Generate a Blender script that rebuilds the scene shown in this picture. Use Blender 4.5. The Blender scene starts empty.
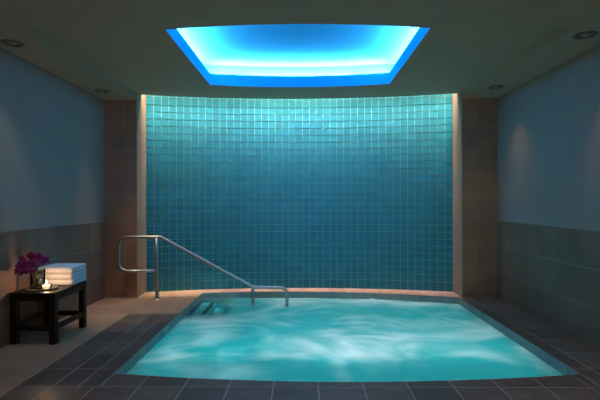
import bpy, bmesh, math, random
from math import sin, cos, pi, sqrt, radians
from mathutils import Vector, Matrix, noise
random.seed(7)
scene = bpy.context.scene
COL = scene.collection

# ------------------------------------------------------------------ dimensions (metres; x right, y into the room, z up)
W = 2.534          # half width of the room
YB = 5.531         # front face of the stone piers
YN = -0.7          # how far the room runs on behind the viewpoint
ZS = 2.56          # low ceiling border
ZC = 2.658         # raised ceiling field
ZW = 0.985         # top of the stone dado
JL, JR = -2.109, 2.076   # ends of the tiled bay
PL, PR = -1.328, 2.030   # pool sides
ZWATER = -0.085

def wall_y(x):  return 6.136 - x * x / 16.3          # curved tiled wall
def edge_y(x):  return 5.965 - x * x / 16.3          # ceiling edge in front of it
def pool_f(x):  return 2.968 + 0.050 * (x - 0.35) ** 2
def pool_b(x):  return 5.890 - (x + 0.20) ** 2 / 14.0
def rec_f(x):   return 2.90 + 0.43 * (x / 2.12) ** 2
def hole_f(x):  return 3.431 + 0.100 * (x / 1.088) ** 2
def hole_b(x):  return 5.338 - 0.125 * (x / 1.088) ** 2

# ------------------------------------------------------------------ materials
def new_mat(name):
    m = bpy.data.materials.new(name); m.use_nodes = True
    nt = m.node_tree; nt.nodes.clear()
    out = nt.nodes.new('ShaderNodeOutputMaterial')
    return m, nt, out
def N(nt, t, **kw):
    n = nt.nodes.new(t)
    for k, v in kw.items():
        if k in n.inputs: n.inputs[k].default_value = v
        else: setattr(n, k, v)
    return n
def L(nt, a, b): nt.links.new(a, b)
def rgb(c): return (c[0], c[1], c[2], 1.0)

def principled(name, col, rough=0.5, metal=0.0, vary=0.0, nscale=6.0, mottled=0.0, bump=0.0, bscale=60.0, col2=None,
               emit=None, estr=0.0, trans=0.0, ior=1.45, spec=0.5, sheen=0.0, rvar=0.0):
    """Principled surface with noise mottling between two colours, a random brightness per loose piece and a fine bump."""
    m, nt, out = new_mat(name)
    b = N(nt, 'ShaderNodeBsdfPrincipled', Roughness=rough, Metallic=metal, IOR=ior)
    b.inputs['Specular IOR Level'].default_value = spec
    b.inputs['Transmission Weight'].default_value = trans
    if sheen: b.inputs['Sheen Weight'].default_value = sheen
    L(nt, b.outputs[0], out.inputs[0])
    tc = N(nt, 'ShaderNodeTexCoord')
    c2 = col2 or tuple(v * (1 - mottled) for v in col)
    nz = N(nt, 'ShaderNodeTexNoise', Scale=nscale, Detail=5.0, Roughness=0.6)
    L(nt, tc.outputs['Object'], nz.inputs['Vector'])
    rp = N(nt, 'ShaderNodeValToRGB')
    rp.color_ramp.elements[0].position = 0.32; rp.color_ramp.elements[0].color = rgb(c2)
    rp.color_ramp.elements[1].position = 0.68; rp.color_ramp.elements[1].color = rgb(col)
    L(nt, nz.outputs['Fac'], rp.inputs['Fac'])
    src = rp.outputs['Color']
    if vary:
        g = N(nt, 'ShaderNodeNewGeometry')
        mr = N(nt, 'ShaderNodeMapRange'); mr.inputs['To Min'].default_value = 1 - vary; mr.inputs['To Max'].default_value = 1 + vary
        L(nt, g.outputs['Random Per Island'], mr.inputs['Value'])
        mx = N(nt, 'ShaderNodeVectorMath', operation='SCALE')
        L(nt, src, mx.inputs[0]); L(nt, mr.outputs[0], mx.inputs['Scale'])
        src = mx.outputs[0]
    L(nt, src, b.inputs['Base Color'])
    if rvar:
        mr2 = N(nt, 'ShaderNodeMapRange'); mr2.inputs['To Min'].default_value = rough - rvar; mr2.inputs['To Max'].default_value = rough + rvar
        L(nt, nz.outputs['Fac'], mr2.inputs['Value']); L(nt, mr2.outputs[0], b.inputs['Roughness'])
    if bump:
        n2 = N(nt, 'ShaderNodeTexNoise', Scale=bscale, Detail=3.0)
        L(nt, tc.outputs['Object'], n2.inputs['Vector'])
        bp = N(nt, 'ShaderNodeBump', Strength=bump, Distance=0.01)
        L(nt, n2.outputs['Fac'], bp.inputs['Height']); L(nt, bp.outputs[0], b.inputs['Normal'])
    if emit:
        b.inputs['Emission Color'].default_value = rgb(emit); b.inputs['Emission Strength'].default_value = estr
    return m

def emission(name, col, s):
    m, nt, out = new_mat(name)
    e = N(nt, 'ShaderNodeEmission', Color=rgb(col), Strength=s); t = N(nt, 'ShaderNodeBsdfTransparent'); a = N(nt, 'ShaderNodeAddShader')
    L(nt, e.outputs[0], a.inputs[0]); L(nt, t.outputs[0], a.inputs[1]); L(nt, a.outputs[0], out.inputs[0]); return m

M = {}
M['paint_wall'] = principled('blue_grey_plaster', (0.36, 0.25, 0.185), 0.8, spec=0.2, mottled=0.06, nscale=2.0, bump=0.04, bscale=90)
M['paint_ceiling'] = principled('ceiling_paint', (0.49, 0.355, 0.26), 0.85, spec=0.1, mottled=0.04, nscale=1.5)
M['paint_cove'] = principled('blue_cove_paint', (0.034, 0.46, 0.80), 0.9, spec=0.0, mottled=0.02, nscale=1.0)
M['dado'] = principled('dado_stone', (0.26, 0.138, 0.078), 0.55, vary=0.13, nscale=3.0, mottled=0.25, bump=0.12, bscale=35)
M['pier'] = principled('pier_stone', (0.42, 0.21, 0.11), 0.55, vary=0.10, nscale=3.5, mottled=0.25, bump=0.12, bscale=35)
M['jamb'] = principled('pale_pier_return', (0.34, 0.225, 0.145), 0.6, vary=0.06, nscale=3.5, mottled=0.15, bump=0.08, bscale=35)
M['beige'] = principled('beige_floor_stone', (0.44, 0.26, 0.155), 0.42, spec=0.3, vary=0.10, nscale=4.0, mottled=0.28, bump=0.08, bscale=40)
M['ledge'] = principled('rose_ledge_stone', (0.34, 0.20, 0.155), 0.45, vary=0.16, nscale=9.0, mottled=0.35, bump=0.10, bscale=40)
M['slate'] = principled('dark_slate', (0.17, 0.120, 0.085), 0.36, spec=0.3, vary=0.28, nscale=7.0, mottled=0.45, bump=0.22, bscale=28, rvar=0.10)
M['grout_dark'] = principled('floor_grout', (0.44, 0.32, 0.25), 0.8)
M['grout_beige'] = principled('stone_grout', (0.46, 0.34, 0.25), 0.8)
M['grout_wall'] = principled('wall_grout', (0.38, 0.52, 0.54), 0.8)
M['teal'] = principled('teal_tile', (0.018, 0.19, 0.25), 0.45, spec=0.15, vary=0.10, nscale=9.0, mottled=0.20, bump=0.10, bscale=50)
M['basin'] = principled('pale_basin_tile', (0.42, 0.74, 0.72), 0.6, mottled=0.08, nscale=2.0)
M['step'] = principled('step_tile', (0.30, 0.50, 0.50), 0.6, mottled=0.1)
M['waterline'] = principled('grey_green_waterline', (0.27, 0.29, 0.26), 0.45, vary=0.15, nscale=8, mottled=0.2)
M['strip'] = principled('dark_grip', (0.02, 0.05, 0.055), 0.7)
M['steel'] = principled('brushed_steel', (0.40, 0.395, 0.385), 0.36, metal=1.0, mottled=0.08, nscale=20)
M['wood'] = principled('espresso_wood', (0.011, 0.007, 0.006), 0.42, spec=0.3, nscale=14, mottled=0.35, bump=0.05, bscale=60)
M['towel'] = principled('white_terry', (0.90, 0.90, 0.90), 0.95, mottled=0.06, nscale=40, bump=0.5, bscale=420, sheen=0.3)
M['tray'] = principled('dark_tray', (0.10, 0.095, 0.09), 0.25, mottled=0.2)
def glass_mat():
    m, nt, out = new_mat('clear_glass')
    t = N(nt, 'ShaderNodeBsdfTransparent', Color=(0.93, 0.95, 0.94, 1)); g = N(nt, 'ShaderNodeBsdfGlossy', Roughness=0.03)
    f = N(nt, 'ShaderNodeFresnel', IOR=1.15); x = N(nt, 'ShaderNodeMixShader')
    L(nt, f.outputs[0], x.inputs[0]); L(nt, t.outputs[0], x.inputs[1]); L(nt, g.outputs[0], x.inputs[2]); L(nt, x.outputs[0], out.inputs[0])
    return m
M['glass'] = glass_mat()
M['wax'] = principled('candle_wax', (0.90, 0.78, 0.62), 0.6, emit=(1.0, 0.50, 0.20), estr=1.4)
M['wick'] = principled('wick', (0.03, 0.025, 0.02), 0.9)
M['flame'] = emission('flame', (1.0, 0.62, 0.25), 14.0)
M['petal'] = principled('magenta_petal', (0.46, 0.012, 0.20), 0.55, nscale=40, col2=(0.22, 0.005, 0.10), sheen=0.2)
M['lip'] = principled('dark_lip', (0.12, 0.003, 0.05), 0.5, nscale=60, mottled=0.4)
M['stem'] = principled('green_stem', (0.05, 0.09, 0.025), 0.5, mottled=0.3)
M['chrome'] = principled('downlight_chrome', (0.55, 0.52, 0.48), 0.25, metal=1.0)
M['lens'] = principled('downlight_lamp', (0.22, 0.20, 0.19), 0.3, emit=(1.0, 0.7, 0.55), estr=0.02)
M['ringdark'] = principled('downlight_ring', (0.10, 0.10, 0.095), 0.5)

def water_mat():
    """Churned pool water: clear tinted gaps that show the lit basin, milky aerated streaks that scatter the light below."""
    m, nt, out = new_mat('churned_water')
    tc = N(nt, 'ShaderNodeTexCoord')
    mp = N(nt, 'ShaderNodeMapping'); mp.inputs['Scale'].default_value = (0.62, 0.85, 1.0); mp.inputs['Location'].default_value = (5.5, 9.4, 0)
    mp.inputs['Rotation'].default_value = (0, 0, 0.35)
    L(nt, tc.outputs['Object'], mp.inputs['Vector'])
    n1 = N(nt, 'ShaderNodeTexNoise', Scale=0.75, Detail=2.0, Roughness=0.5, Distortion=1.6)
    L(nt, mp.outputs[0], n1.inputs['Vector'])
    n2 = N(nt, 'ShaderNodeTexNoise', Scale=1.6, Detail=2.0, Roughness=0.45, Distortion=2.4)
    L(nt, mp.outputs[0], n2.inputs['Vector'])
    mx = N(nt, 'ShaderNodeMix'); mx.inputs[0].default_value = 0.40
    L(nt, n1.outputs['Fac'], mx.inputs[2]); L(nt, n2.outputs['Fac'], mx.inputs[3])
    rp = N(nt, 'ShaderNodeMapRange', interpolation_type='SMOOTHSTEP'); rp.inputs['From Min'].default_value = 0.38; rp.inputs['From Max'].default_value = 0.76
    L(nt, mx.outputs[0], rp.inputs['Value'])
    at = N(nt, 'ShaderNodeAttribute', attribute_name='froth')
    ad = N(nt, 'ShaderNodeMath', operation='ADD', use_clamp=True)
    L(nt, rp.outputs[0], ad.inputs[0]); L(nt, at.outputs['Fac'], ad.inputs[1])
    calm = N(nt, 'ShaderNodeAttribute', attribute_name='calm')
    op = N(nt, 'ShaderNodeMapRange'); op.inputs['To Min'].default_value = 0.86; op.inputs['To Max'].default_value = 0.97
    L(nt, ad.outputs[0], op.inputs['Value'])
    sb = N(nt, 'ShaderNodeMath', operation='SUBTRACT', use_clamp=True); L(nt, op.outputs[0], sb.inputs[0]); L(nt, calm.outputs['Fac'], sb.inputs[1])
    cr = N(nt, 'ShaderNodeMix', data_type='RGBA'); cr.inputs[6].default_value = (0.03, 0.43, 0.45, 1); cr.inputs[7].default_value = (0.97, 0.92, 0.92, 1)
    L(nt, ad.outputs[0], cr.inputs[0])
    tr = N(nt, 'ShaderNodeBsdfTransparent', Color=(0.35, 0.84, 0.86, 1))
    tl = N(nt, 'ShaderNodeBsdfTranslucent'); L(nt, cr.outputs[2], tl.inputs['Color'])
    df = N(nt, 'ShaderNodeBsdfDiffuse'); L(nt, cr.outputs[2], df.inputs['Color'])
    milk = N(nt, 'ShaderNodeMixShader', Fac=0.25); L(nt, tl.outputs[0], milk.inputs[1]); L(nt, df.outputs[0], milk.inputs[2])
    body = N(nt, 'ShaderNodeMixShader'); L(nt, sb.outputs[0], body.inputs['Fac']); L(nt, tr.outputs[0], body.inputs[1]); L(nt, milk.outputs[0], body.inputs[2])
    bn = N(nt, 'ShaderNodeTexNoise', Scale=3.0, Detail=3.0); L(nt, tc.outputs['Object'], bn.inputs['Vector'])
    bp = N(nt, 'ShaderNodeBump', Strength=0.35, Distance=0.05); L(nt, bn.outputs['Fac'], bp.inputs['Height'])
    gl = N(nt, 'ShaderNodeBsdfGlossy', Roughness=0.35, Color=(0.8, 0.8, 0.8, 1)); L(nt, bp.outputs[0], gl.inputs['Normal'])
    fr = N(nt, 'ShaderNodeFresnel', IOR=1.2)
    fs = N(nt, 'ShaderNodeMath', operation='MULTIPLY'); fs.inputs[1].default_value = 0.5; L(nt, fr.outputs[0], fs.inputs[0])
    fin = N(nt, 'ShaderNodeMixShader'); L(nt, fs.outputs[0], fin.inputs['Fac']); L(nt, body.outputs[0], fin.inputs[1]); L(nt, gl.outputs[0], fin.inputs[2])
    L(nt, fin.outputs[0], out.inputs[0])
    return m
M['water'] = water_mat()

# ------------------------------------------------------------------ mesh helpers
def obj(name, bm, mats, parent=None, smooth=False, recalc=True):
    if recalc: bmesh.ops.recalc_face_normals(bm, faces=bm.faces)
    me = bpy.data.meshes.new(name); bm.to_mesh(me); bm.free()
    for m in (mats if isinstance(mats, (list, tuple)) else [mats]): me.materials.append(m)
    if smooth:
        for p in me.polygons: p.use_smooth = True
    o = bpy.data.objects.new(name, me); COL.objects.link(o)
    if parent: o.parent = parent
    return o
def struct(name, bm, mats, parent=None, **kw):
    o = obj(name, bm, mats, parent, **kw)
    if parent is None: o['kind'] = 'structure'
    return o
def thing(name, label, cat, loc=(0, 0, 0), rz=0.0, group=None):
    o = bpy.data.objects.new(name, None); COL.objects.link(o)
    o.empty_display_size = 0.05; o.location = loc; o.rotation_euler = (0, 0, rz)
    o['label'] = label; o['category'] = cat
    if group: o['group'] = group
    return o
def face(bm, pts, mi=0):
    f = bm.faces.new([bm.verts.new(p) for p in pts]); f.material_index = mi; return f
def box(bm, x0, x1, y0, y1, z0, z1, bev=0.0, mi=0):
    r = bmesh.ops.create_cube(bm, size=1.0)
    vs = r['verts']
    for v in vs:
        v.co = Vector((x0 + (v.co.x + .5) * (x1 - x0), y0 + (v.co.y + .5) * (y1 - y0), z0 + (v.co.z + .5) * (z1 - z0)))
    fs = {f for v in vs for f in v.link_faces}
    for f in fs: f.material_index = mi
    if bev:
        es = list({e for v in vs for e in v.link_edges})
        bmesh.ops.bevel(bm, geom=es, offset=bev, segments=2, affect='EDGES', profile=0.5)
def lathe(bm, prof, n=32, c=(0, 0, 0), mi=0, sx=1.0, sy=1.0):
    rings = []
    for r, z in prof:
        if r < 1e-6: rings.append([bm.verts.new((c[0], c[1], c[2] + z))])
        else: rings.append([bm.verts.new((c[0] + sx * r * cos(2 * pi * k / n), c[1] + sy * r * sin(2 * pi * k / n), c[2] + z)) for k in range(n)])
    for a, b in zip(rings, rings[1:]):
        for k in range(n):
            k2 = (k + 1) % n
            if len(a) == 1 and len(b) == 1: continue
            if len(a) == 1: f = bm.faces.new((a[0], b[k], b[k2]))
            elif len(b) == 1: f = bm.faces.new((a[k], a[k2], b[0]))
            else: f = bm.faces.new((a[k], a[k2], b[k2], b[k]))
            f.material_index = mi
def fillet(pts, rad, seg=8):
    """Round the corners of a polyline."""
    P = [Vector(p) for p in pts]; R = [P[0]]
    for i in range(1, len(P) - 1):
        a, b, c = P[i - 1], P[i], P[i + 1]
        r = rad[i] if isinstance(rad, (list, tuple)) else rad
        u, v = (a - b).normalized(), (c - b).normalized()
        ang = u.angle(v)
        d = min(r / math.tan(ang / 2), 0.49 * (a - b).length, 0.49 * (c - b).length)
        for k in range(seg + 1):
            t = k / seg
            R.append((b + u * d) * (1 - t) ** 2 + b * 2 * t * (1 - t) + (b + v * d) * t * t)
    R.append(P[-1]); return R
def tube(bm, pts, r, n=12, caps=True, mi=0):
    P = [Vector(p) for p in pts]; rings = []
    rr = r if isinstance(r, (list, tuple)) else [r] * len(P)
    ref = None
    for i, p in enumerate(P):
        t = (P[min(i + 1, len(P) - 1)] - P[max(i - 1, 0)]).normalized()
        if ref is None:
            ref = t.orthogonal().normalized()
        ref = (ref - t * ref.dot(t)).normalized()
        b = t.cross(ref)
        rings.append([bm.verts.new(p + (ref * cos(2 * pi * k / n) + b * sin(2 * pi * k / n)) * rr[i]) for k in range(n)])
    for a, b in zip(rings, rings[1:]):
        for k in range(n):
            bm.faces.new((a[k], a[(k + 1) % n], b[(k + 1) % n], b[k])).material_index = mi
    if caps:
        bm.faces.new(rings[0]).material_index = mi; bm.faces.new(rings[-1][::-1]).material_index = mi

def tiles(bm, fn, polys, gap=0.004, h=0.004, jit=0.0, tilt=0.0, mt=0, mg=1):
    """Separate tiles over a grout bed.  fn(u, v, height) -> point; polys are outlines in (u, v)."""
    for poly in polys:
        cu = sum(p[0] for p in poly) / len(poly); cv = sum(p[1] for p in poly) / len(poly)
        hh = h + random.uniform(-jit, jit)
        tu, tv = random.uniform(-tilt, tilt), random.uniform(-tilt, tilt)
        top, base = [], []
        for (u, v) in poly:
            du, dv = cu - u, cv - v
            s = gap / 2
            uu = u + (s if du > 0 else -s) * (abs(du) > 1e-4)
            vv = v + (s if dv > 0 else -s) * (abs(dv) > 1e-4)
            top.append(bm.verts.new(fn(uu, vv, hh + tu * (uu - cu) + tv * (vv - cv))))
            base.append(bm.verts.new(fn(uu, vv, -0.001)))
        bm.faces.new(top).material_index = mt
        n = len(poly)
        for k in range(n):
            bm.faces.new((top[k], base[k], base[(k + 1) % n], top[(k + 1) % n])).material_index = mt
        face(bm, [fn(u, v, 0.0) for u, v in poly], mg)
def rect(u0, u1, v0, v1): return [(u0, v0), (u1, v0), (u1, v1), (u0, v1)]
def breaks(a, b, step, off=0.0):
    """Joint positions from a to b, every step, with one joint passing through off."""
    k = math.ceil((a - off) / step + 1e-6); r = [a]
    while off + k * step < b - 0.02:
        if off + k * step > a + 0.02: r.append(off + k * step)
        k += 1
    return r + [b]
def grid(us, vs): return [rect(a, b, c, d) for a, b in zip(us, us[1:]) for c, d in zip(vs, vs[1:])]

# ------------------------------------------------------------------ floors
fz = lambda u, v, h: (u, v, h - 0.004)
XD = -1.893                      # where the pale stone meets the slate
YD = 4.735                       # where the slate path ends
bm = bmesh.new()
rows = breaks(YN, YD, 0.31, YD); polys = grid([-W, XD], breaks(YN, YD, 0.62, YD))
xs = breaks(-W, PL, 0.31, XD)
polys += grid(xs, [YD, 5.11, YB])
xs2 = [JL, -1.72, PL]
for a, b in zip(xs2, xs2[1:]):
    k = 6; top = [(b + (a - b) * i / k, wall_y(b + (a - b) * i / k)) for i in range(k + 1)]
    polys.append([(a, YB), (b, YB)] + top)
tiles(bm, fz, polys, gap=0.004)
face(bm, [(-W - 0.1, 5.50, -0.005), (JL + .02, 5.50, -0.005), (JL + .02, 5.95, -0.005), (-W - 0.1, 5.95, -0.005)], 1)
struct('floor', bm, [M['beige'], M['grout_beige']], recalc=False)

bm = bmesh.new(); polys = []
xs = [PL + (JR - PL) * i / 14 for i in range(15)]
for a, b in zip(xs, xs[1:]):
    k = 3
    lo = [(a + (b - a) * i / k) for i in range(k + 1)]
    polys.append([(x, pool_b(min(x, PR))) for x in lo] + [(x, wall_y(x)) for x in reversed(lo)])
tiles(bm, fz, polys, gap=0.004)
struct('trim_1', bm, [M['ledge'], M['grout_beige']], recalc=False)

bm = bmesh.new(); polys = []
Y0 = 2.882
polys += grid([XD, -1.647, -1.475, PL], [Y0 + 0.3088 * k for k in range(7)])          # path left of the pool
fx = [XD, -1.66, -1.362, -1.062] + [-0.762 + 0.302 * k for k in range(11)] + [W]
fx = [x for x in fx if x <= 2.40] + [W]
polys += grid(fx, list(reversed([Y0 - 0.303 * k for k in range(12)])))                # in front of the pool
for a, b in zip(fx, fx[1:]):                                                          # coping following the curved front edge
    a2, b2 = max(a, PL), min(b, PR)
    if b2 - a2 < 0.01: continue
    k = 4; tp = [a2 + (b2 - a2) * i / k for i in range(k + 1)]
    polys.append([(a2, Y0), (b2, Y0)] + [(x, pool_f(x)) for x in reversed(tp)])
polys += grid([PR, 2.165, W], [Y0 + 0.3311 * k for k in range(9)])                    # strip right of the pool, up to the pier
tiles(bm, lambda u, v, h: (u, v, h - 0.0018), polys, gap=0.010, h=0.0015, jit=0.0003, tilt=0.002)
face(bm, [(PR, 5.50, -0.003), (W + 0.1, 5.50, -0.003), (W + 0.1, 5.95, -0.003), (PR, 5.95, -0.003)], 1)
struct('floor.001', bm, [M['slate'], M['grout_dark']], recalc=False)

# ------------------------------------------------------------------ pool basin, steps, water
def pool_outline(n=28):
    f = [(PL + (PR - PL) * i / n, pool_f(PL + (PR - PL) * i / n)) for i in range(n + 1)]
    b = [(PR + (PL - PR) * i / n, pool_b(PR + (PL - PR) * i / n)) for i in range(n + 1)]
    return f + b
out = pool_outline(); n = len(out)
bm = bmesh.new()
for i in range(n):
    a, b = out[i], out[(i + 1) % n]
    face(bm, [(a[0], a[1], -0.15), (b[0], b[1], -0.15), (b[0], b[1], -0.95), (a[0], a[1], -0.95)])
face(bm, [(p[0], p[1], -0.95) for p in out])
basin = struct('pool_basin', bm, M['basin'])
bm = bmesh.new()
per = 0.0
for i in range(n):
    a, b = out[i], out[(i + 1) % n]
    ln = sqrt((a[0] - b[0]) ** 2 + (a[1] - b[1]) ** 2)
    m = max(1, round(ln / 0.16))
    for j in range(m):
        p = [(a[0] + (b[0] - a[0]) * t, a[1] + (b[1] - a[1]) * t) for t in (j / m, (j + 1) / m)]
        face(bm, [(p[0][0], p[0][1], -0.001), (p[1][0], p[1][1], -0.001), (p[1][0], p[1][1], -0.15), (p[0][0], p[0][1], -0.15)])
obj('waterline_band', bm, M['waterline'], basin)
for (x1, z, xs_) in ((-1.135, -0.13, -1.18), (-0.93, -0.20, -0.98), (-0.62, -0.42, None)):
    bm = bmesh.new()
    ys = [4.90, pool_b(-1.2) - 0.012]
    box(bm, PL + 0.004, x1, ys[0], ys[1], -0.945, z, 0.008)
    obj('step', bm, M['step'], basin)
    if xs_:
        bm = bmesh.new(); box(bm, xs_ - 0.028, xs_ + 0.028, 5.02 if xs_ < -1.1 else 5.18, ys[1] - 0.03, z, z + 0.004)
        obj('grip_strip', bm, M['strip'], basin)

bm = bmesh.new()
NX, NY = 110, 90
lay = None
vs = []
def froth(x, y):
    return math.exp(-((x - 0.93) / 0.22) ** 2 - ((y - 5.58) / 0.13) ** 2) + 0.45 * math.exp(-((x - 1.25) / 0.25) ** 2 - ((y - 5.45) / 0.12) ** 2)
for i in range(NX + 1):
    x = PL + (PR - PL) * i / NX; col = []
    for j in range(NY + 1):
        y = pool_f(x) + (pool_b(x) - pool_f(x)) * j / NY
        edge = min(1, 6 * min(i, NX - i) / NX) * min(1, 6 * min(j, NY - j) / NY)
        z = ZWATER + edge * 0.010 * noise.noise((x * 1.6, y * 1.6, 0.3)) + 0.050 * froth(x, y) * (1 + 0.3 * noise.noise((x * 14, y * 14, 0)))
        col.append(bm.verts.new((x, y, z)))
    vs.append(col)
for i in range(NX):
    for j in range(NY):
        bm.faces.new((vs[i][j], vs[i + 1][j], vs[i + 1][j + 1], vs[i][j + 1]))
water = obj('pool_water', bm, M['water'], smooth=True, recalc=False)
att = water.data.attributes.new('froth', 'FLOAT', 'POINT')
for i, v in enumerate(water.data.vertices):
    att.data[i].value = min(1.0, 0.8 * froth(v.co.x, v.co.y))
cal = water.data.attributes.new('calm', 'FLOAT', 'POINT')
for i, v in enumerate(water.data.vertices):
    sx_ = max(0, min(1, (-0.80 - v.co.x) / 0.25)); sy_ = max(0, min(1, (v.co.y - 4.75) / 0.35))
    cal.data[i].value = 0.78 * sx_ * sy_
water['kind'] = 'stuff'; water['label'] = 'churning turquoise pool water with milky white streaks'; water['category'] = 'water'

# ------------------------------------------------------------------ side walls: paint above, stone dado below
for s, nm in ((-1, 'left'), (1, 'right')):
    bm = bmesh.new()
    x0, x1 = sorted((s * W, s * (W + 0.12)))
    box(bm, x0, x1, YN, 6.3, -0.02, ZS + 0.5)
    struct('wall_' + nm, bm, M['paint_wall'])
    bm = bmesh.new()
    fn = (lambda u, v, h: (-W + 0.006 + h, u, v)) if s < 0 else (lambda u, v, h: (W - 0.006 - h, u, v))
    tiles(bm, fn, grid(breaks(YN, YB, 0.332, 4.86 if s > 0 else 4.80), [0.0, 0.325, 0.655, ZW]), gap=0.006, h=0.003, jit=0.0006)
    face(bm, [fn(YN, ZW, -0.006), fn(YB, ZW, -0.006), fn(YB, ZW, 0.002), fn(YN, ZW, 0.002)], 1)
    struct('trim_2' if s < 0 else 'trim_3', bm, [M['dado'], M['grout_beige']], recalc=False)

# ------------------------------------------------------------------ stone piers flanking the tiled bay
zj = [0.0, 0.105, 0.399, 0.693, 0.99, 1.29, 1.59, 1.89, 2.19, ZS]
for s, nm, xj in ((-1, 'back_left', JL), (1, 'back_right', JR)):
    bm = bmesh.new()
    fn = lambda u, v, h: (u, YB - h + 0.004, v)
    mid = -2.262 if s < 0 else 2.268
    tiles(bm, fn, grid(sorted((s * W, mid, xj)), zj), gap=0.007, h=0.003, jit=0.0008)
    yend = wall_y(xj) + 0.02
    fj = (lambda u, v, h: (JL - 0.004 + h, u, v)) if s < 0 else (lambda u, v, h: (JR + 0.004 - h, u, v))
    zz = zj[:-1] + [2.49, 2.92]
    tiles(bm, fj, grid([YB, yend], zz), gap=0.004, h=0.004, jit=0.0004, mt=2)
    face(bm, [(xj + s * 0.10, YB, ZS), (xj, YB, ZS), (xj, YB, 2.92), (xj + s * 0.10, YB, 2.92)], 1)
    struct('wall_' + nm, bm, [M['pier'], M['grout_beige'], M['jamb']], recalc=False)

# ------------------------------------------------------------------ curved tiled wall
def wf(u, v, h):
    x = u; y = wall_y(u); sl = -u / 8.15
    nx, ny = sl, -1.0; ln = sqrt(nx * nx + ny * ny)
    return (x + nx / ln * h, y + ny / ln * h, v)
bm = bmesh.new()
ncol, tile = 43, 0.0975
us = [JL + (JR - JL) * i / ncol for i in range(ncol + 1)]
vsb = [0.0] + [0.03 + tile * k for k in range(1, 30)]
tiles(bm, wf, grid(us, vsb), gap=0.0095, h=0.008, jit=0.0008, tilt=0.006)
struct('wall_back', bm, [M['teal'], M['grout_wall']], recalc=False)

# ------------------------------------------------------------------ ceiling: low border, raised field, blue light well
bm = bmesh.new()
XR = 2.12
cols = [-XR + 2 * XR * i / 48 for i in range(49)]
face(bm, [(-W, YN, ZS), (-XR, YN, ZS), (-XR, YB, ZS), (-W, YB, ZS)])
face(bm, [(W, YN, ZS), (XR, YN, ZS), (XR, YB, ZS), (W, YB, ZS)])
for a, b in zip(cols, cols[1:]):
    face(bm, [(a, YN, ZS), (b, YN, ZS), (b, rec_f(b), ZS), (a, rec_f(a), ZS)])
    face(bm, [(a, rec_f(a), ZS), (b, rec_f(b), ZS), (b, rec_f(b), ZC), (a, rec_f(a), ZC)])
for s in (-1, 1):
    face(bm, [(s * XR, rec_f(XR), ZS), (s * XR, YB, ZS), (s * XR, YB, ZC), (s * XR, rec_f(XR), ZC)])
HX = 1.088
inner = sorted(set([round(-HX + 2 * HX * i / 24, 5) for i in range(25)]))
cols = [-XR, JL, -1.7, -1.4] + inner + [1.4, 1.7, JR, XR]
def be(x): return edge_y(x) if JL <= x <= JR else YB
for a, b in zip(cols, cols[1:]):
    mid = (a + b) / 2
    if abs(mid) < HX:
        face(bm, [(a, rec_f(a), ZC), (b, rec_f(b), ZC), (b, hole_f(b), ZC), (a, hole_f(a), ZC)])
        face(bm, [(a, hole_b(a), ZC), (b, hole_b(b), ZC), (b, edge_y(b), ZC), (a, edge_y(a), ZC)])
        face(bm, [(a, edge_y(a), ZC), (b, edge_y(b), ZC), (b, edge_y(b), 2.93), (a, edge_y(a), 2.93)])
    elif mid < JL or mid > JR:
        face(bm, [(a, rec_f(a), ZC), (b, rec_f(b), ZC), (b, YB, ZC), (a, YB, ZC)])
    else:
        k = 6
        for i in range(k):
            p, q = a + (b - a) * i / k, a + (b - a) * (i + 1) / k
            pp, qq = max(JL, min(JR, p)), max(JL, min(JR, q))
            face(bm, [(p, rec_f(p), ZC), (q, rec_f(q), ZC), (qq, edge_y(qq), ZC), (pp, edge_y(pp), ZC)])
            if qq - pp > 1e-4:
                face(bm, [(pp, edge_y(pp), ZC), (qq, edge_y(qq), ZC), (qq, edge_y(qq), 2.93), (pp, edge_y(pp), 2.93)])
# lid over the light slot
k = 24
for i in range(k):
    a, b = JL - .05 + (JR - JL + .1) * i / k, JL - .05 + (JR - JL + .1) * (i + 1) / k
    face(bm, [(a, edge_y(a) - 0.3, 2.93), (b, edge_y(b) - 0.3, 2.93), (b, wall_y(b) + .1, 2.93), (a, wall_y(a) + .1, 2.93)])
ceil = struct('ceiling', bm, M['paint_ceiling'])
# the well: upright reveal, hidden shelf, chamber above
ZL, ZT, SET = 2.796, 2.985, 0.25
def ring(off, m=16):
    hx = HX + off
    g = lambda fn, x, o: fn(x * HX / hx) + o
    f = [(-hx + 2 * hx * i / m, g(hole_f, -hx + 2 * hx * i / m, -off)) for i in range(m + 1)]
    b = [(hx - 2 * hx * i / m, g(hole_b, hx - 2 * hx * i / m, off)) for i in range(m + 1)]
    return f + b
r0, r1 = ring(0.0), ring(SET)
bm = bmesh.new(); n = len(r0)
for i in range(n):
    j = (i + 1) % n
    face(bm, [(*r0[i], ZC), (*r0[j], ZC), (*r0[j], ZL), (*r0[i], ZL)])
    face(bm, [(*r0[i], ZL), (*r0[j], ZL), (*r1[j], ZL), (*r1[i], ZL)])
    face(bm, [(*r1[i], ZL), (*r1[j], ZL), (*r1[j], ZT), (*r1[i], ZT)])
face(bm, [(*p, ZT) for p in r1])
bmesh.ops.remove_doubles(bm, verts=bm.verts, dist=1e-5)
struct('ceiling.001', bm, M['paint_cove'])

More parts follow.
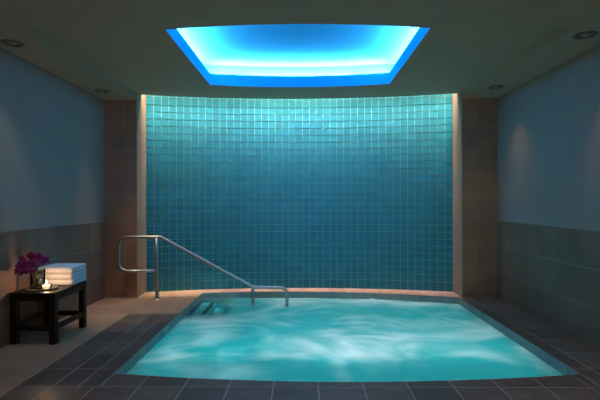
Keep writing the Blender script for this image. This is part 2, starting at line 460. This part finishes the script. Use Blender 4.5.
# ------------------------------------------------------------------ recessed downlights
def downlight(x, y, label):
    t = thing('recessed_downlight', label, 'ceiling light', (x, y, ZS), 0, 'recessed downlights in the ceiling border')
    return t
proto = downlight(-2.36, 3.54, 'round recessed downlight in the left ceiling border, nearer the viewer')
bm = bmesh.new(); lathe(bm, [(0.062, 0.0), (0.064, -0.006), (0.080, -0.008), (0.086, -0.003), (0.086, 0.0)], 36); obj('trim_ring', bm, M['ringdark'], proto, smooth=True)
bm = bmesh.new(); lathe(bm, [(0.063, -0.004), (0.050, -0.0015), (0.030, -0.001)], 36); obj('reflector', bm, M['chrome'], proto, smooth=True)
bm = bmesh.new(); lathe(bm, [(0.0, -0.012), (0.015, -0.011), (0.026, -0.007), (0.030, -0.001)], 24); obj('lamp', bm, M['lens'], proto, smooth=True)
bm = bmesh.new(); box(bm, -0.006, 0.006, -0.062, 0.062, -0.0085, -0.0065); obj('lamp_clip', bm, M['ringdark'], proto)
for x, y, lb in ((-2.354, 5.10, 'round recessed downlight in the left ceiling border, beside the stone pier'),
                 (2.29, 3.44, 'round recessed downlight in the right ceiling border, nearer the viewer'),
                 (2.281, 5.01, 'round recessed downlight in the right ceiling border, beside the stone pier')):
    c = proto.copy(); COL.objects.link(c); c.location = (x, y, ZS); c['label'] = lb
    for ch in list(proto.children):
        d = ch.copy(); COL.objects.link(d); d.parent = c

# ------------------------------------------------------------------ steel handrail
RY = 5.43; kf = RY / 5.51
rx = lambda x: 0.0527 + (x - 0.0527) * kf
rz = lambda z: 1.25 + (z - 1.25) * kf
hr = thing('handrail', 'polished steel handrail sloping from the stone floor into the pool', 'handrail', (rx(-1.843), RY, 0))
O = Vector((rx(-1.843), RY, 0))
R_ = lambda x, z: Vector((rx(x), RY, rz(z))) - O
path = fillet([R_(-1.845, .345), R_(-2.332, .345), R_(-2.332, .780), R_(-1.80, .784), R_(-0.607, .138), R_(-0.171, .128), R_(-0.171, -0.30)],
              [0, .125, .135, .07, .05, .09, 0], 10)
bm = bmesh.new(); tube(bm, path, 0.0205, 14); obj('rail', bm, M['steel'], hr, smooth=True)
bm = bmesh.new(); tube(bm, [Vector((0, 0, 0.0)), Vector((0, 0, .4)), R_(-1.843, .775)], 0.0205, 14); obj('post', bm, M['steel'], hr, smooth=True)
bm = bmesh.new(); tube(bm, [R_(-0.607, .135), R_(-0.607, -.1), R_(-0.607, -.42)], 0.0205, 14); obj('post', bm, M['steel'], hr, smooth=True)
bm = bmesh.new(); lathe(bm, [(0.0215, 0.018), (0.030, 0.016), (0.050, 0.008), (0.054, 0.0), (0.0215, 0.0)], 28); obj('floor_flange', bm, M['steel'], hr, smooth=True)

# ------------------------------------------------------------------ bench
BX0, BX1, BY0, BY1, BH = -2.512, -2.112, 3.712, 4.265, 0.452
bench = thing('bench', 'low dark brown wooden bench against the left wall', 'bench', ((BX0 + BX1) / 2, (BY0 + BY1) / 2, 0))
hx, hy = (BX1 - BX0) / 2, (BY1 - BY0) / 2
bm = bmesh.new(); box(bm, -hx, hx, -hy, hy, BH - 0.032, BH, 0.003); obj('bench_top', bm, M['wood'], bench)
for sx in (-1, 1):
    for sy in (-1, 1):
        bm = bmesh.new(); xa, ya = sx * (hx - 0.030), sy * (hy - 0.030)
        box(bm, xa - 0.027, xa + 0.027, ya - 0.027, ya + 0.027, 0, BH - 0.032, 0.003); obj('leg', bm, M['wood'], bench)
for sx in (-1, 1):
    xa = sx * (hx - 0.022)
    bm = bmesh.new(); box(bm, xa - 0.012, xa + 0.012, -hy + 0.057, hy - 0.057, BH - 0.075, BH - 0.032, 0.002); obj('apron', bm, M['wood'], bench)
    bm = bmesh.new(); box(bm, xa - 0.015, xa + 0.015, -hy + 0.057, hy - 0.057, 0.118, 0.163, 0.002); obj('stretcher', bm, M['wood'], bench)
for sy in (-1, 1):
    ya = sy * (hy - 0.022)
    bm = bmesh.new(); box(bm, -hx + 0.057, hx - 0.057, ya - 0.012, ya + 0.012, BH - 0.075, BH - 0.032, 0.002); obj('apron', bm, M['wood'], bench)
    bm = bmesh.new(); box(bm, -hx + 0.057, hx - 0.057, ya - 0.015, ya + 0.015, 0.118, 0.163, 0.002); obj('stretcher', bm, M['wood'], bench)

# ------------------------------------------------------------------ folded towels
def towel(loc, rzz, label, seed, w=0.33, d=0.265, h=0.056):
    """A towel folded over at the front: a thick band swept in a U, then softened."""
    th = h / 2 - 0.0015
    c = h / 2
    pts_o, pts_i = [], []
    nb, na = 7, 8
    for i in range(nb + 1):
        y = d - (d - c) * i / nb; pts_o.append((y, h)); pts_i.append((y, h - th))
    for i in range(1, na):
        a = pi / 2 + pi * i / na
        pts_o.append((c + c * cos(a), c + c * sin(a))); pts_i.append((c + (c - th) * cos(a), c + (c - th) * sin(a)))
    for i in range(nb + 1):
        y = c + (d - c) * i / nb; pts_o.append((y, 0)); pts_i.append((y, th))
    loop = pts_o + pts_i[::-1]; m = len(pts_o)
    bm = bmesh.new(); nx = 14; rings = []
    for k in range(nx + 1):
        x = -w / 2 + w * k / nx; R = []
        e = 1.0 - 0.10 * max(0, (abs(x) / (w / 2) - 0.9) / 0.1) ** 2
        for (y, z) in loop:
            dz = 0.0035 * noise.noise((x * 9 + seed, y * 9, seed)) * (1 if z > 0.002 else 0)
            dy = 0.004 * noise.noise((x * 7, z * 20 + seed * 3, 2.0))
            R.append(bm.verts.new((x + 0.004 * noise.noise((y * 11, z * 22, seed)) * (abs(k - nx / 2) / (nx / 2)), y - d / 2 + dy, (z - h / 2) * e + h / 2 + dz)))
        rings.append(R)
    nl = len(loop)
    for a, b in zip(rings, rings[1:]):
        for k in range(nl): bm.faces.new((a[k], a[(k + 1) % nl], b[(k + 1) % nl], b[k]))
    for R in (rings[0], rings[-1]):
        for k in range(m - 1): bm.faces.new((R[k], R[k + 1], R[nl - 2 - k], R[nl - 1 - k]))
    o = obj('towel', bm, M['towel'], smooth=True)
    o.location = loc; o.rotation_euler = (0, 0, rzz)
    o['label'] = label; o['category'] = 'towel'; o['group'] = 'folded towels on the bench'
    return o
tz = BH
for i, lb in enumerate(('white folded towel at the bottom of the stack on the bench',
                        'white folded towel in the middle of the stack on the bench',
                        'white folded towel on top of the stack on the bench')):
    towel((-2.302 + (0.003, -0.002, 0.0)[i], 4.165 + (0, 0.003, -0.002)[i], tz + 0.0585 * i), (0.01, -0.012, 0.006)[i], lb, 1.7 * i + 0.4)

# ------------------------------------------------------------------ tray with vase, orchids and candle
TX, TY = -2.333, 3.885
tray = thing('tray', 'thin round dark tray under the vase and the candle', 'tray', (TX, TY, BH))
bm = bmesh.new(); lathe(bm, [(0, 0.0), (0.10, 0.0), (0.128, 0.006), (0.132, 0.010), (0.128, 0.011), (0.118, 0.007), (0.10, 0.0055), (0, 0.0055)], 48)
obj('plate', bm, M['tray'], tray, smooth=True)
TZ = BH + 0.006
VX, VY = -2.376, 3.895
vase = thing('vase', 'clear glass vase on the tray holding the orchids', 'vase', (VX, VY, TZ))
bm = bmesh.new(); lathe(bm, [(0, 0), (0.052, 0.0), (0.058, 0.004), (0.060, 0.165), (0.0585, 0.167), (0.057, 0.165), (0.054, 0.014), (0, 0.012)], 40)
obj('vase_glass', bm, M['glass'], vase, smooth=True)

CX, CY = -2.268, 3.845
cand = thing('candle', 'lit tea light candle in a low glass cup on the tray', 'candle', (CX, CY, TZ))
cand.scale = (1.2, 1.2, 1.2)
bm = bmesh.new(); lathe(bm, [(0, 0), (0.030, 0.0), (0.034, 0.003), (0.037, 0.034), (0.0355, 0.035), (0.034, 0.033), (0.032, 0.006), (0, 0.005)], 32)
obj('glass_cup', bm, M['glass'], cand, smooth=True)
bm = bmesh.new(); lathe(bm, [(0, 0.0055), (0.0300, 0.0055), (0.0315, 0.008), (0.0330, 0.027), (0.030, 0.0285), (0.006, 0.026), (0, 0.026)], 28)
wax = obj('wax', bm, M['wax'], cand, smooth=True)
bm = bmesh.new(); tube(bm, [(0, 0, 0.024), (0.0006, 0, 0.031), (0.002, 0, 0.035)], 0.0009, 6); obj('wick', bm, M['wick'], wax)
bm = bmesh.new(); lathe(bm, [(0, 0.031), (0.0045, 0.036), (0.0068, 0.043), (0.0060, 0.051), (0.0032, 0.060), (0, 0.070)], 16); obj('flame', bm, M['flame'], cand, smooth=True)

def petal(bm, ang, ln, wd, cup, twist=0.0):
    """One petal: a cupped blade rooted at the origin, lying in the xz plane and opening towards -y."""
    nu, nv = 6, 5; g = []
    for i in range(nu + 1):
        t = i / nu
        half = wd * 0.5 * (sin(pi * min(1, t * 0.93 + 0.07)) ** 0.65) * (0.55 + 0.45 * sin(pi * t * 0.6 + 0.4))
        row = []
        for j in range(nv + 1):
            s = 2 * j / nv - 1
            x = s * half; z = 0.003 + t * ln
            y = -cup * sin(t * pi * 0.75) + 0.18 * half * s * s * 2 + 0.0025 * sin(9 * t + 4 * s + ang * 3)
            row.append(bm.verts.new((x * cos(ang) + z * sin(ang), y, -x * sin(ang) + z * cos(ang))))
        g.append(row)
    for i in range(nu):
        for j in range(nv):
            bm.faces.new((g[i][j], g[i + 1][j], g[i + 1][j + 1], g[i][j + 1]))
def orchid_meshes():
    bm = bmesh.new()
    for a in (0.0, 2.2, -2.2): petal(bm, a, 0.046, 0.030, 0.008)
    for a in (1.15, -1.15): petal(bm, a, 0.049, 0.046, 0.012)
    ob = obj('blossom', bm, M['petal'], smooth=True, recalc=False)
    bm = bmesh.new()
    petal(bm, pi, 0.026, 0.022, 0.020); petal(bm, pi - 0.8, 0.014, 0.012, 0.014); petal(bm, pi + 0.8, 0.014, 0.012, 0.014)
    lathe(bm, [(0, 0.0), (0.005, 0.002), (0.006, 0.008), (0.0, 0.013)], 10, (0, -0.006, -0.004))
    lp = obj('lip', bm, M['lip'], smooth=True, recalc=False); lp.parent = ob
    return ob, lp
first = [True]
PB, PLIP = orchid_meshes()
def spray(name_label, blooms, stem_pts):
    blooms = [(b[0] - 0.012, b[1] - 0.05) + tuple(b[2:]) for b in blooms]
    stem_pts = stem_pts[:1] + [(p[0] - 0.010, p[1] - 0.035, p[2]) for p in stem_pts[1:]]
    t = thing('orchid_stem', name_label, 'flower', (VX, VY, TZ + 0.014))
    T = Vector((VX, VY, TZ + 0.014))
    bm = bmesh.new()
    main = fillet([Vector(p) - T for p in stem_pts], 0.10, 6)
    tube(bm, main, [0.0034 - 0.0016 * i / (len(main) - 1) for i in range(len(main))], 8)
    for (x, y, z, yaw, pit, roll, sc) in blooms:
        p = Vector((x, y, z)) - T
        near = min(main[3:], key=lambda q: (q - p - Vector((0, 0.02, -0.02))).length)
        tube(bm, [near, (near + p) / 2 + Vector((0, 0.012, 0.008)), p + Vector((0, 0.006, 0))], 0.0015, 6)
    obj('stem', bm, M['stem'], t, smooth=True)
    for (x, y, z, yaw, pit, roll, sc) in blooms:
        if first[0]: b, l = PB, PLIP; first[0] = False
        else:
            b = PB.copy(); COL.objects.link(b); l = PLIP.copy(); COL.objects.link(l); l.parent = b
        b.parent = t; b.location = Vector((x, y, z)) - T
        b.rotation_mode = 'XYZ'; b.rotation_euler = (pit, roll, yaw); b.scale = (sc, sc, sc)
    return t
spray('drooping stem of deep magenta orchids leaning to the left side of the vase',
      [(-2.405, 3.800, 0.733, -0.25, 0.10, 0.2, 0.98), (-2.436, 3.795, 0.676, -0.4, -0.05, -0.3, 0.92), (-2.378, 3.765, 0.690, 0.15, 0.0, 0.4, 1.0),
       (-2.442, 3.790, 0.632, -0.3, -0.25, 0.15, 0.86), (-2.385, 3.775, 0.634, 0.05, -0.2, -0.2, 0.92)],
      [(-2.345, 3.92, 0.475), (-2.385, 3.87, 0.64), (-2.405, 3.845, 0.735), (-2.435, 3.83, 0.67), (-2.44, 3.825, 0.625)])
spray('taller stem of deep magenta orchids leaning towards the towels',
      [(-2.338, 3.82, 0.764, 0.0, 0.25, -0.2, 1.0), (-2.282, 3.82, 0.752, 0.45, 0.15, 0.3, 1.0), (-2.232, 3.825, 0.724, 0.7, 0.0, -0.3, 0.9),
       (-2.308, 3.775, 0.703, 0.3, 0.0, 0.1, 1.04), (-2.333, 3.785, 0.640, 0.2, -0.25, 0.3, 0.82)],
      [(-2.400, 3.885, 0.475), (-2.355, 3.895, 0.62), (-2.335, 3.875, 0.75), (-2.285, 3.865, 0.765), (-2.235, 3.86, 0.735)])

# ------------------------------------------------------------------ lights
def area(name, loc, rot, sx, sy, power, col, spread=pi):
    l = bpy.data.lights.new(name, 'AREA'); l.shape = 'RECTANGLE'; l.size = sx; l.size_y = sy; l.energy = power; l.color = col; l.spread = spread
    o = bpy.data.objects.new(name, l); COL.objects.link(o); o.location = loc; o.rotation_euler = rot; return o
def spot(name, loc, target, power, col, ang, blend=0.8, r=0.02):
    l = bpy.data.lights.new(name, 'SPOT'); l.energy = power; l.color = col; l.spot_size = ang; l.spot_blend = blend; l.shadow_soft_size = r
    o = bpy.data.objects.new(name, l); COL.objects.link(o); o.location = loc
    o.rotation_euler = (Vector(target) - Vector(loc)).to_track_quat('-Z', 'Y').to_euler(); return o
def point(name, loc, power, col, r=0.01):
    l = bpy.data.lights.new(name, 'POINT'); l.energy = power; l.color = col; l.shadow_soft_size = r
    o = bpy.data.objects.new(name, l); COL.objects.link(o); o.location = loc; return o

WARM = (1.0, 0.85, 0.69)
# strip in the slot above the tiled wall
for i in range(9):
    x = -1.84 + 0.46 * i - 0.0165
    area('slot_light', (x, wall_y(x) - 0.120, 2.87), (0, 0, -x / 8.15), 0.44, 0.05, 4.5 * (1.25 if 2 < i < 6 else 0.85), WARM)
for i in range(9):
    x = -1.84 + 0.46 * i - 0.0165
    area('slot_beam', (x, wall_y(x) - 0.115, 2.88), (radians(7), 0, -x / 8.15), 0.45, 0.04, 4.0 * (1.1 if 2 < i < 6 else 0.95), (1.0, 0.88, 0.74), radians(30))
spot('slot_spot', (-1.13, wall_y(1.13) - 0.115, 2.89), (-1.13, wall_y(1.13) + 0.02, 0.3), 55, (1.0, 0.90, 0.78), radians(18), 1.0, 0.03)
# lamps close to the two ends of the slot wash the pier returns and the floor under them
for s, xj in ((-1, JL), (1, JR)):
    spot('end_spot', (xj - s * 0.07, wall_y(xj) - 0.13, 2.88), (xj - s * 0.03, wall_y(xj) - 0.20, 0.0), 22 if s < 0 else 7, (1.0, 0.78, 0.56), radians(44), 1.0, 0.02)

for s, xj in ((-1, JL), (1, JR)):
    area('end_light', (xj - s * 0.06, wall_y(xj) - 0.12, 2.88), (0, 0, 0), 0.05, 0.10, 2.2, (1.0, 0.84, 0.64))

# light strips on the hidden shelf of the ceiling well
LED = (0.90, 0.84, 1.0)
K = 38.0
xm = HX + 0.19
area('cove_light', (-xm, 4.37, ZL + 0.012), (pi, 0, 0), 0.05, 1.9, K * 1.9, LED)
area('cove_light', (xm, 4.37, ZL + 0.012), (pi, 0, 0), 0.05, 1.9, K * 1.9, LED)
for i in range(5):
    x = -0.92 + 0.46 * i
    area('cove_light', (x, hole_b(x) + 0.19, ZL + 0.012), (pi, 0, 0), 0.45, 0.05, K * 0.45, LED)
    area('cove_light', (x, hole_f(x) - 0.19, ZL + 0.012), (pi, 0, 0), 0.45, 0.05, K * 0.45 * 0.35, LED)

# underwater lamps set into the near wall of the pool
AQUA = (0.95, 0.97, 1.0)
for x in (-0.75, 0.35, 1.45):
    area('pool_light', (x, pool_f(x) + 0.03, -0.62), (radians(80), 0, 0), 0.5, 0.2, 13.0, AQUA, radians(120))
# downlights, dimmed, then added fill nearer the viewpoint
for (x, y, tx, ty, e, a) in ((-2.36, 3.54, -2.15, 4.12, 26, 50), (-2.354, 5.10, -1.9, 5.0, 105, 46), (2.29, 3.44, 2.2, 3.44, 16, 75), (2.281, 5.01, 2.15, 4.9, 14, 75)):
    spot('downlight_or_fill', (x, y, ZS - 0.02), (tx, ty, 0), e, (0.80, 0.92, 1.0) if e == 26 else (1.0, 0.82, 0.64), radians(a), 1.0, 0.03)
for x in (-1.3, 1.3):  # unseen fill spots, added to brighten the slate in front of the pool
    spot('downlight_or_fill', (x, 1.7, ZS - 0.02), (x * 0.9, 1.9, 0), 45, (1.0, 0.80, 0.62), radians(95), 0.9, 0.03)
point('candle_glow', (CX, CY, TZ + 0.062), 1.6, (1.0, 0.60, 0.33), 0.008)

wd = bpy.data.worlds.new('room_ambient'); scene.world = wd; wd.use_nodes = True
bg = wd.node_tree.nodes['Background']; bg.inputs[0].default_value = (1.0, 0.84, 0.70, 1); bg.inputs[1].default_value = 0.42

# ------------------------------------------------------------------ camera
cam = bpy.data.cameras.new('camera'); cam.sensor_width = 36.0; cam.lens = 36.0 * 430 / 600
co = bpy.data.objects.new('camera', cam); COL.objects.link(co); scene.camera = co
yaw, pitch, roll = 0.0098, 0.0009, 0.0025
R0 = Vector((cos(yaw), sin(yaw), 0)); D = Vector((-sin(yaw) * cos(pitch), cos(yaw) * cos(pitch), sin(pitch)))
U0 = R0.cross(D); Rr = R0 - U0 * roll; Uu = U0 + R0 * roll
Rr.normalize(); Uu.normalize()
mat = Matrix((Rr, Uu, -D)).transposed().to_4x4(); mat.translation = Vector((0.0527, 0.0, 1.25))
co.matrix_world = mat

scene.view_settings.view_transform = 'Standard'
scene.view_settings.look = 'None'
scene.view_settings.exposure = 0.0
scene.view_settings.gamma = 1.0
scene.cycles.use_denoising = True
scene.cycles.sample_clamp_indirect = 4.0
scene.cycles.max_bounces = 10
scene.cycles.transparent_max_bounces = 24
scene.cycles.diffuse_bounces = 6
scene.cycles.caustics_reflective = False
scene.cycles.caustics_refractive = False
